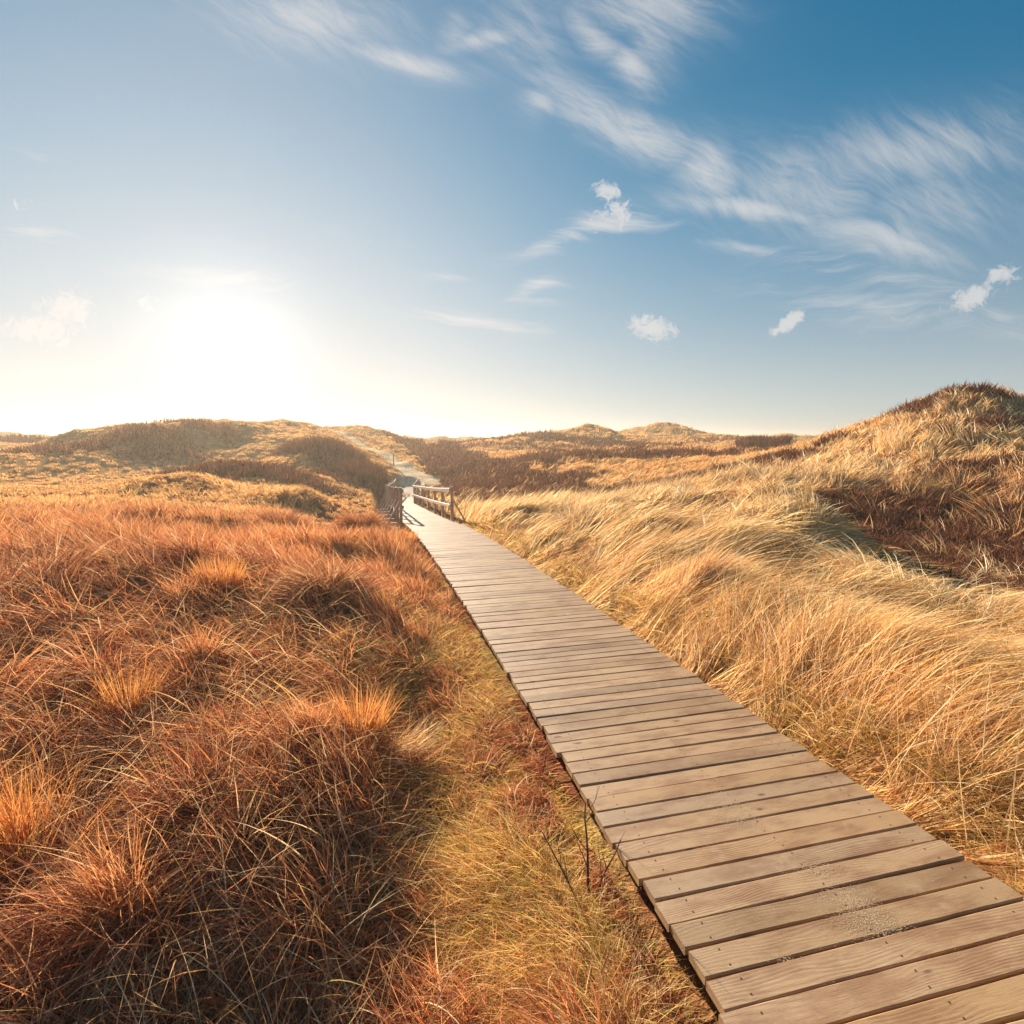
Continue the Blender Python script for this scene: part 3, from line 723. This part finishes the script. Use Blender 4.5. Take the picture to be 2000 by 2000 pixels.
# ------------------------------------------------------------------ single tussocks and shrubs that stand out
def tussock(px, py, Y, n, L, rad, p0, p1, pal, label, azm=None, azs=9.0, wid=.004, name='grass_tussock', cat='tussock', mound=0.0, mat=None, curl=.5):
    u, d = rays(px, py); x, y = u * Y, Y
    z = float(height(np.array([x]), np.array([y]))[0])
    b = Blades(); r = rad * np.sqrt(rng.uniform(0, 1, n)); th = rng.uniform(0, 2 * PI, n)
    rx, ry = r * np.cos(th), r * np.sin(th)
    gz = height(x + rx, y + ry, False) - z
    aa = th + rng.normal(0, .5, n) if azm is None else math.radians(azm) + rng.normal(0, azs, n)
    f = r / rad
    ph0 = np.radians(rng.uniform(p0[0], p0[1], n)) * (.35 + .65 * f); ph1 = np.radians(rng.uniform(p1[0], p1[1], n)) * (.45 + .55 * f)
    col = pick(*pal, n) * rng.uniform(.75, 1.2, n)[:, None]
    b.add(np.stack([rx, ry, gz - .02 + mound * (1 - f * f)], 1), aa, ph0, ph1, L * rng.uniform(.55, 1.15, n), wid * rng.choice([.6, .8, 1.0, 1.4], n), 6, col, curl=rng.normal(0, curl, n))
    o = b.build(name, mat or MAT_BLADE, label, kind=None, cat=cat); o.location = (x, y, z)
    return o
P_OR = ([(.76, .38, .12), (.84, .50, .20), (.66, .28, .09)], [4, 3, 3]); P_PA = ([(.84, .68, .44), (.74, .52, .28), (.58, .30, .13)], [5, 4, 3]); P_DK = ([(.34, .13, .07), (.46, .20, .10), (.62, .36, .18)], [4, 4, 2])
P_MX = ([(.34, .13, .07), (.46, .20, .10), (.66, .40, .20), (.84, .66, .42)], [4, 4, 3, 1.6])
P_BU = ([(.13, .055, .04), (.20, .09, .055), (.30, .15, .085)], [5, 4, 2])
tussock(640, 1185, 5.8, 3600, .42, .42, (20, 85), (80, 170), P_MX, 'large domed grass tussock with pale blades among dark ones beside the boardwalk verge', wid=.006, mound=.10, curl=1.1)
tussock(702, 1440, 3.45, 480, .40, .10, (0, 40), (10, 70), P_OR, 'upright spiky orange grass tuft in front of the large domed tussock', curl=.2)
tussock(770, 1450, 3.4, 260, .40, .12, (45, 75), (70, 100), P_PA, 'pale grass tuft fanning sideways beside the spiky orange tuft', azm=-5, azs=.6, curl=.5)
tussock(255, 1400, 3.45, 380, .38, .11, (0, 32), (10, 60), P_OR, 'small upright orange grass tuft in the dark matted grass at left', curl=.2)
tussock(430, 1170, 5.6, 700, .42, .16, (0, 25), (5, 45), P_OR, 'slim upright golden-orange grass tuft behind the matted grass', wid=.0055, curl=.2)
tussock(485, 1745, 2.35, 26, .30, .03, (30, 60), (90, 150), P_PA, 'few long pale blades splaying like a star over dark matted grass', wid=.005, curl=.2, mound=.22)
tussock(20, 1700, 2.3, 900, .55, .16, (5, 45), (30, 80), P_OR, 'tall orange grass tuft leaning at the left border of the photo', azm=170, azs=.8, curl=.3)
tussock(796, 1052, 12.0, 500, .42, .14, (0, 25), (5, 40), P_OR, 'small orange tuft overhanging the left edge of the boardwalk near the bridge', wid=.011, curl=.2)
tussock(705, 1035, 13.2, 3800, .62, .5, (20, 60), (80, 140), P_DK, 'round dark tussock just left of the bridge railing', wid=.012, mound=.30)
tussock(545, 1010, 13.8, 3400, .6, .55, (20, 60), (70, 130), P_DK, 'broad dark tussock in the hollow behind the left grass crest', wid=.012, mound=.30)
tussock(1345, 1185, 5.9, 2600, .75, .3, (45, 75), (80, 110), P_PA, 'pale sheaf of windblown grass leaning over a dark hollow right of the boardwalk', azm=30, azs=.3, wid=.006, curl=.3)
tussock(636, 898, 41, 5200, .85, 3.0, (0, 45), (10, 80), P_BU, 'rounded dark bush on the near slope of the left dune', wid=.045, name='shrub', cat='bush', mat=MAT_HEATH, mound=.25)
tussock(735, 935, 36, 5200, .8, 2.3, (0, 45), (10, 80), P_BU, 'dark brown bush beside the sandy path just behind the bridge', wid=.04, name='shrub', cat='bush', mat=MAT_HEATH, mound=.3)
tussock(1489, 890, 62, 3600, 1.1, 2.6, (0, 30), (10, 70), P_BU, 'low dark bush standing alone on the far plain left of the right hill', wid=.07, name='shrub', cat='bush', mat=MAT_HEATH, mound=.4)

# ------------------------------------------------------------------ boardwalk
def wood_material(name, tone, grain=1.0, dark=0.55):
    m, t, o = material(name)
    at = t.node('ShaderNodeAttribute', attribute_name='tint')
    uv = t.node('ShaderNodeUVMap'); uv.uv_map = 'uv'
    ux, uy, _ = t.sep(uv.outputs[0])
    geo = t.node('ShaderNodeNewGeometry')
    wv = t.noise(t.xyz(t.m('MULTIPLY', ux, 1.6), t.m('MULTIPLY', uy, 5.0), 0), 1.0, 2, 0.5)
    yy = t.m('ADD', uy, t.m('MULTIPLY', wv, 0.12))
    g1 = t.noise(t.xyz(t.m('MULTIPLY', ux, 2.5), t.m('MULTIPLY', yy, 190.0), 0), 1.0, 3, 0.6)
    rings = t.m('SINE', t.m('MULTIPLY', yy, 520.0))
    rings = t.m('MULTIPLY', t.ramp(t.m('ADD', rings, t.m('MULTIPLY', g1, 1.4)), -0.3, 1.6), t.ramp(t.noise(t.xyz(t.m('MULTIPLY', ux, 1.3), t.m('MULTIPLY', uy, 8.0), 7.7), 1.0, 3), 0.38, 0.62, 0.08, 1.0))
    fib = t.noise(t.xyz(t.m('MULTIPLY', ux, 12.0), t.m('MULTIPLY', uy, 700.0), 0), 1.0, 4, 0.7)
    st = t.noise(t.xyz(t.m('MULTIPLY', ux, 3.0), t.m('MULTIPLY', uy, 9.0), 3.3), 1.0, 5, 0.65)
    blot = t.noise(geo.outputs['Position'], 5.5, 6, 0.7)
    vo = t.node('ShaderNodeTexVoronoi'); t.put(vo.inputs['Vector'], t.xyz(t.m('MULTIPLY', ux, 2.8), t.m('MULTIPLY', uy, 7.0), 1.0)); vo.inputs['Scale'].default_value = 1.0
    knot = t.ramp(vo.outputs['Distance'], 0.05, 0.10, 1.0, 0.0)
    c = t.vm('MULTIPLY', at.outputs['Color'], tone)
    c = t.mix(t.m('MULTIPLY', rings, 0.24 * grain), c, t.vm('MULTIPLY', c, (dark * 0.85, dark * 0.68, dark * 0.6)))
    c = t.mix(t.ramp(fib, 0.45, 0.75, 0, 0.45), c, t.vm('MULTIPLY', c, (.52, .42, .38)))
    c = t.mix(t.ramp(st, 0.42, 0.66, 0, 0.75), c, t.vm('MULTIPLY', c, (.62, .48, .42)))
    c = t.mix(t.ramp(blot, 0.56, 0.72, 0, 0.35), c, (.58, .43, .28))
    c = t.mix(t.m('MULTIPLY', knot, 0.8), c, (.09, .04, .03))
    pb = t.node('ShaderNodeBsdfPrincipled'); t.put(pb.inputs['Base Color'], c); pb.inputs['Roughness'].default_value = 0.5; pb.inputs['Specular IOR Level'].default_value = 0.5
    bp = t.node('ShaderNodeBump'); bp.inputs['Strength'].default_value = 0.7; bp.inputs['Distance'].default_value = 0.004
    t.put(bp.inputs['Height'], t.m('ADD', t.m('MULTIPLY', rings, -0.12), t.m('MULTIPLY', fib, -0.5)))
    t.l.new(bp.outputs[0], pb.inputs['Normal'])
    t.l.new(pb.outputs[0], o.inputs[0])
    return m
MAT_DECK = wood_material('weathered_boards', (0.51, 0.33, 0.178))
MAT_POST = wood_material('rail_timber', (0.46, 0.33, 0.25))


class Timber:
    """bevelled timbers with a grain UV, collected into one mesh"""
    def __init__(s): s.v = []; s.f = []; s.uv = []; s.c = []; s.n = 0
    def beam(s, p0, p1, up, wdt, hgt, bev=0.006, tint=None, nseg=1, wob=0.0):
        p0 = np.array(p0, float); p1 = np.array(p1, float); ax = p1 - p0; L = np.linalg.norm(ax); ax /= L
        up = np.array(up, float); up = up - ax * (up @ ax); up /= np.linalg.norm(up); sd = np.cross(ax, up)
        a, b = wdt / 2, hgt / 2; e = min(bev, a * .4, b * .4)
        ring = [(-a + e, -b), (a - e, -b), (a, -b + e), (a, b - e), (a - e, b), (-a + e, b), (-a, b - e), (-a, -b + e)]
        per = np.r_[0, np.cumsum([math.dist(ring[i], ring[(i + 1) % 8]) for i in range(8)])][:8]
        ou, ov = random.random() * 40, random.random() * 7
        c = (1, 1, 1) if tint is None else tint
        ends = [0.0] + [(k) / nseg for k in range(1, nseg)] + [1.0]
        rows = []
        for k, q in enumerate(ends):
            inset = 0
            for (x, y), pr in zip(ring, per):
                dx = random.uniform(-wob, wob) if 0 <= k else 0
                s.v.append(p0 + ax * (L * q) + sd * (x + (dx if abs(x) > a * .5 else 0)) + up * (y + dx * .3)); s.uv.append((ou + L * q, ov + pr)); s.c.append(c)
            rows.append(s.n + 8 * k)
        m = len(rows)
        for k in range(m - 1):
            for i in range(8):
                j = (i + 1) % 8
                s.f.append((rows[k] + i, rows[k] + j, rows[k + 1] + j, rows[k + 1] + i))
        for base, fl in ((rows[0], True), (rows[-1], False)):
            for qd in ((0, 1, 2, 7), (2, 3, 6, 7), (3, 4, 5, 6)):
                ff = tuple(base + i for i in qd); s.f.append(ff[::-1] if fl else ff)
        s.n += 8 * m
    def build(s, name, mat, parent=None):
        return mesh_obj(name, np.array(s.v), np.array(s.f), mat, parent=parent, col=np.array(s.c), uv=np.array(s.uv))

SA = np.r_[0, np.cumsum(np.linalg.norm(np.diff(CL, axis=0), axis=1))]
def at_s(s):
    return np.array([np.interp(s, SA, CL[:, k]) for k in range(3)]), np.array([np.interp(s, SA, TAN[:, k]) for k in range(2)]), np.array([np.interp(s, SA, NRM[:, k]) for k in range(2)])
def s_of_Y(Y): return float(np.interp(Y, CL[:, 1], SA))

bw = empty('boardwalk', tuple(CL[60]), 'long weathered plank boardwalk curving through the dune grass to a small bridge', 'boardwalk')
bwo = np.array(bw.location)
scv = []; scf = []
dk = Timber(); s = 0.1; PT_, PITCHP = 0.034, 0.117
while s < SA[-1] - 0.1:
    p, tn, nn = at_s(s)
    wd = PITCHP - random.choice([.008, .010, .011, .013, .015]) 
    yaw = random.gauss(0, .0045)
    n3 = np.array([nn[0] + tn[0] * yaw, nn[1] + tn[1] * yaw, 0]); zc = p[2] - PT_ / 2 + random.gauss(0, .0016)
    hl = DW / 2 + random.uniform(-.010, .012)
    sh = random.gauss(0, .004)
    tilt = random.gauss(0, .002)
    b_ = random.uniform(.68, 1.26); wv = random.uniform(-.10, .14)
    tint = (b_ * (1 + wv * .4), b_, b_ * (1 - wv))
    p0 = np.array([p[0], p[1], zc - tilt]) - n3 * (hl + sh) - bwo; p1 = np.array([p[0], p[1], zc + tilt]) + n3 * (hl - sh) - bwo
    near = p[1] < 6
    if near and p[1] > -.5:
        for q_ in (-.60, 0, .60):
            for e_ in (-.028, .028):
                jx, jy = q_ + random.gauss(0, .004), e_ + random.gauss(0, .003)
                cxs = p[0] - bwo[0] + nn[0] * jx + tn[0] * jy; cys = p[1] - bwo[1] + nn[1] * jx + tn[1] * jy; zs = zc + PT_ / 2 - bwo[2] + .0012
                b0 = len(scv)
                scv += [(cxs + 0.0036 * math.cos(k * PI / 4), cys + .0036 * math.sin(k * PI / 4), zs + tilt * jx / hl) for k in range(8)]
                scf += [(b0, b0 + 1, b0 + 2, b0 + 3), (b0, b0 + 3, b0 + 4, b0 + 7), (b0 + 4, b0 + 5, b0 + 6, b0 + 7)]
    dk.beam(p0, p1, (0, 0, 1), wd, PT_, bev=.0045, tint=tint, nseg=10 if near else 2, wob=.0012 if near else 0)
    s += PITCHP
dk.build('deck', MAT_DECK, bw)
scm, t, o = material('rusty_steel')
pb = t.node('ShaderNodeBsdfPrincipled'); t.put(pb.inputs['Base Color'], (.07, .035, .025)); pb.inputs['Roughness'].default_value = .7; pb.inputs['Metallic'].default_value = .4
t.l.new(pb.outputs[0], o.inputs[0])
tag(mesh_obj('screw_heads', np.array(scv), np.array(scf), scm, parent=bw), kind='stuff')
for sg, nm in ((-1, 'edge_beam'), (0, 'centre_beam'), (1, 'edge_beam')):
    tb = Timber(); ss = np.arange(0.05, SA[-1] - 0.6, 1.5)
    for q in ss:
        a_, _, na_ = at_s(q); b_, _, nb_ = at_s(min(q + 1.498, SA[-1] - .1))
        zo = PT_ + .062
        A0 = np.array([a_[0] + na_[0] * sg * .60, a_[1] + na_[1] * sg * .60, a_[2] - zo]) - bwo
        B0 = np.array([b_[0] + nb_[0] * sg * .60, b_[1] + nb_[1] * sg * .60, b_[2] - zo]) - bwo
        tb.beam(A0, B0, (0, 0, 1), .06, .12, tint=(.8, .75, .7))
    tb.build(nm, MAT_POST, bw)

# ------------------------------------------------------------------ bridge railings
def railing(side, ys, yend, label):
    p, tn, nn = at_s(s_of_Y(ys[0]))
    OFF = DW / 2 + (.055 if side > 0 else .055)
    root = empty('wooden_railing', (p[0] + nn[0] * side * OFF, p[1] + nn[1] * side * OFF, p[2]), label, 'railing')
    ro = np.array(root.location)
    tops = []
    for y in ys:
        p, tn, nn = at_s(s_of_Y(y))
        c = np.array([p[0] + nn[0] * side * OFF, p[1] + nn[1] * side * OFF, p[2]]) - ro
        t3 = np.array([tn[0], tn[1], 0]); n3 = np.array([nn[0], nn[1], 0]) * side
        gz = float(height(np.array([c[0] + ro[0]]), np.array([c[1] + ro[1]]))[0])
        pt = Timber(); r_ = random.uniform(.85, 1.1)
        pt.beam(c + [0, 0, min(-.5, gz - ro[2] - c[2] - .15)], c + [0, 0, 1.07], t3, .09, .09, tint=(r_, r_, r_)); 
        po = pt.build('post', MAT_POST, root)
        br = Timber(); foot = c + n3 * .52 + [0, 0, -.22]
        br.beam(foot, c + n3 * .047 + [0, 0, .62], t3, .045, .075, tint=(r_, r_, r_)); br.build('brace', MAT_POST, root)
        cb = Timber(); cb.beam(c + n3 * .047 + [0, 0, -.20], c + n3 * .62 + [0, 0, -.20], (0, 0, 1), .08, .09, tint=(.9, .9, .9)); cb.build('cross_beam', MAT_POST, root)
        tops.append((c, n3))
    for nm, h, th in (('top_rail', .96, .115), ('middle_rail', .47, .10)):
        rl = Timber()
        for (c0, n0), (c1, n1) in zip(tops[:-1], tops[1:]):
            q0 = c0 - n0 * .068 + [0, 0, h]; q1 = c1 - n1 * .068 + [0, 0, h]
            if c0 is tops[0][0]: q0 = q0 + (q0 - q1) / np.linalg.norm(q1 - q0) * .06
            rl.beam(q0, q1, (0, 0, 1), .045, th, tint=(1.25, 1.2, 1.12))
        rl.build(nm, MAT_POST, root)
    return root
YS = [17.0, 19.4, 21.8, 24.2, 26.6, 29.0, 31.4, 33.3, 35.2, 37.2]
railing(1, YS, 0, 'weathered timber bridge railing with pale rails along the right edge of the boardwalk')
railing(-1, [17.0, 19.4, 21.8, 24.2, 26.6, 29.0, 31.4, 33.6, 35.8, 38.2], 0, 'weathered timber bridge railing with slanting braces along the left edge of the boardwalk')

# ------------------------------------------------------------------ marker post by the sandy path
u, d = rays(769, 914)
mx_, my_ = u * 47, 47.0
gz = float(height(np.array([mx_]), np.array([my_]))[0])
pt = Timber(); pt.beam((0, 0, -.2), (0, .01, .95), (1, 0, 0), .07, .07, tint=(.55, .5, .5)); pt.beam((0, .01, .955), (0, .01, 1.0), (1, 0, 0), .09, .09, tint=(.8, .8, .8))
mp_ = pt.build('marker_post', MAT_POST); mp_.location = (mx_, my_, gz)
tag(mp_, 'thin wooden marker post standing beside the sandy path on the dune', 'post')

# ------------------------------------------------------------------ bare twig at the deck edge
def tube(pts, rads, k=6):
    pts = np.array(pts, float); n = len(pts); V = []; Fc = []
    for i in range(n):
        tdir = pts[min(i + 1, n - 1)] - pts[max(i - 1, 0)]; tdir /= np.linalg.norm(tdir)
        a = np.cross(tdir, [.3, 1, .2]); a /= np.linalg.norm(a); b = np.cross(tdir, a)
        for j in range(k):
            an = 2 * PI * j / k; V.append(pts[i] + (a * math.cos(an) + b * math.sin(an)) * rads[i])
    for i in range(n - 1):
        for j in range(k):
            Fc.append((i * k + j, i * k + (j + 1) % k, (i + 1) * k + (j + 1) % k, (i + 1) * k + j))
    return V, Fc
tm, t, o = material('dark_bark')
pb = t.node('ShaderNodeBsdfPrincipled'); geo = t.node('ShaderNodeNewGeometry')
t.put(pb.inputs['Base Color'], t.mix(t.noise(geo.outputs['Position'], 60, 3), (.05, .022, .02), (.16, .08, .055))); pb.inputs['Roughness'].default_value = .8
t.l.new(pb.outputs[0], o.inputs[0])

def twig_shrub(px, py, Y, stems, label, name='bare_twig', cat='twig'):
    u, d = rays(px, py); x0, y0 = u * Y, Y
    z0 = float(height(np.array([x0]), np.array([y0]))[0])
    root = empty(name, (x0, y0, z0 - .02), label, cat)
    for st in stems:
        V = []; Fc = []
        def limb(p, dirv, L, r, depth):
            nonlocal V, Fc
            n = 7; pts = [np.array(p, float)]; dv = np.array(dirv, float); dv /= np.linalg.norm(dv)
            for i in range(n):
                dv = dv + np.array([random.gauss(0, .10), random.gauss(0, .10), random.gauss(0, .05)]); dv /= np.linalg.norm(dv)
                pts.append(pts[-1] + dv * L / n)
            rd = [r * (1 - .65 * i / n) for i in range(n + 1)]
            v, f = tube(pts, rd); bse = len(V); V += v; Fc += [tuple(a + bse for a in q) for q in f]
            if depth:
                for i in (3, 4, 6):
                    if random.random() < .8:
                        sd = np.array([random.gauss(0, 1), random.gauss(0, 1), random.uniform(.2, 1)])
                        limb(pts[i], dv + sd * .6, L * random.uniform(.25, .45), rd[i] * .55, depth - 1)
        limb(*st)
        mesh_obj('stem', np.array(V), np.array(Fc), tm, parent=root, smooth=True)
    return root
random.seed(21)
twig_shrub(1152, 1665, 2.22, [((0, 0, 0), (-.05, .05, 1), .50, .008, 2), ((.02, .02, 0), (.25, .2, .9), .34, .006, 1), ((-.02, 0, 0), (-.5, .15, .7), .40, .006, 2), ((.03, -.02, 0), (.5, -.1, .8), .26, .003, 1), ((0, -.02, 0), (-.8, -.3, .5), .34, .0035, 1)],
           'dark bare branching twig growing up against the left edge of the boardwalk', 'bare_twig')

# ------------------------------------------------------------------ sand spilled on the boards
sv = []; sf = []; ico = [(1, 0, 0), (-1, 0, 0), (0, 1, 0), (0, -1, 0), (0, 0, 1)]
def deck_point(px, py):
    Y = 2.0
    for _ in range(30):
        u, d = rays(px, py); o_, z = deck_rel(np.array([u * Y]), np.array([Y])); Y = (EYE - float(z[0])) / d
    return u * Y, Y, float(z[0])
for px, py, wx, wy, n in [(1425, 1578, .07, .035, 700), (1440, 1600, .05, .03, 500), (1400, 1545, .03, .02, 150), (1600, 1700, .06, .025, 350), (1655, 1755, .06, .035, 800), (1700, 1800, .07, .04, 1100), (1545, 1880, .02, .012, 120), (1650, 1430, .3, .2, 150), (1350, 1650, .4, .3, 260), (1500, 1400, .3, .3, 160), (1750, 1850, .35, .2, 260)]:
    x, y, z = deck_point(px, py)
    for _ in range(int(n * 1.6)):
        r = random.uniform(.0007, .0022); cxx = x + random.gauss(0, wx); cyy_ = y + random.gauss(0, wy)
        b0 = len(sv); a0 = random.uniform(0, 6); zz = z + .0018 + random.uniform(0, .0006)
        for k in range(5):
            q = a0 + k * 1.2566; rk = r * random.uniform(.6, 1.3); sv.append((cxx + math.cos(q) * rk, cyy_ + math.sin(q) * rk, zz - .0005))
        sv.append((cxx, cyy_, zz)); sf += [(b0 + k, b0 + (k + 1) % 5, b0 + 5) for k in range(5)]
sdm, t, o = material('dry_sand')
bs = t.node('ShaderNodeBsdfDiffuse'); t.put(bs.inputs[0], (.66, .49, .31)); t.l.new(bs.outputs[0], o.inputs[0])
so = mesh_obj('sand', np.array(sv), np.array(sf), sdm, nper=3)
tag(so, 'pale loose sand spilled in small patches on the boardwalk', kind='stuff')

# ------------------------------------------------------------------ air
hz, t, o = material('haze_air')
vp = t.node('ShaderNodeVolumePrincipled')
vp.inputs['Color'].default_value = (1.0, 0.84, 0.66, 1)
vp.inputs['Density'].default_value = 0.0014
vp.inputs['Anisotropy'].default_value = 0.50
t.l.new(vp.outputs[0], o.inputs['Volume'])
x0, x1, y0, y1, z0, z1 = -1500, 1500, -1000, 2500, -26, 9
V = [(x, y, z) for z in (z0, z1) for x, y in ((x0, y0), (x1, y0), (x1, y1), (x0, y1))]
hb_ = mesh_obj('haze', np.array(V), np.array([(0, 3, 2, 1), (4, 5, 6, 7), (0, 1, 5, 4), (1, 2, 6, 5), (2, 3, 7, 6), (3, 0, 4, 7)]), hz)
tag(hb_, 'thin warm haze over the dunes', kind='stuff')
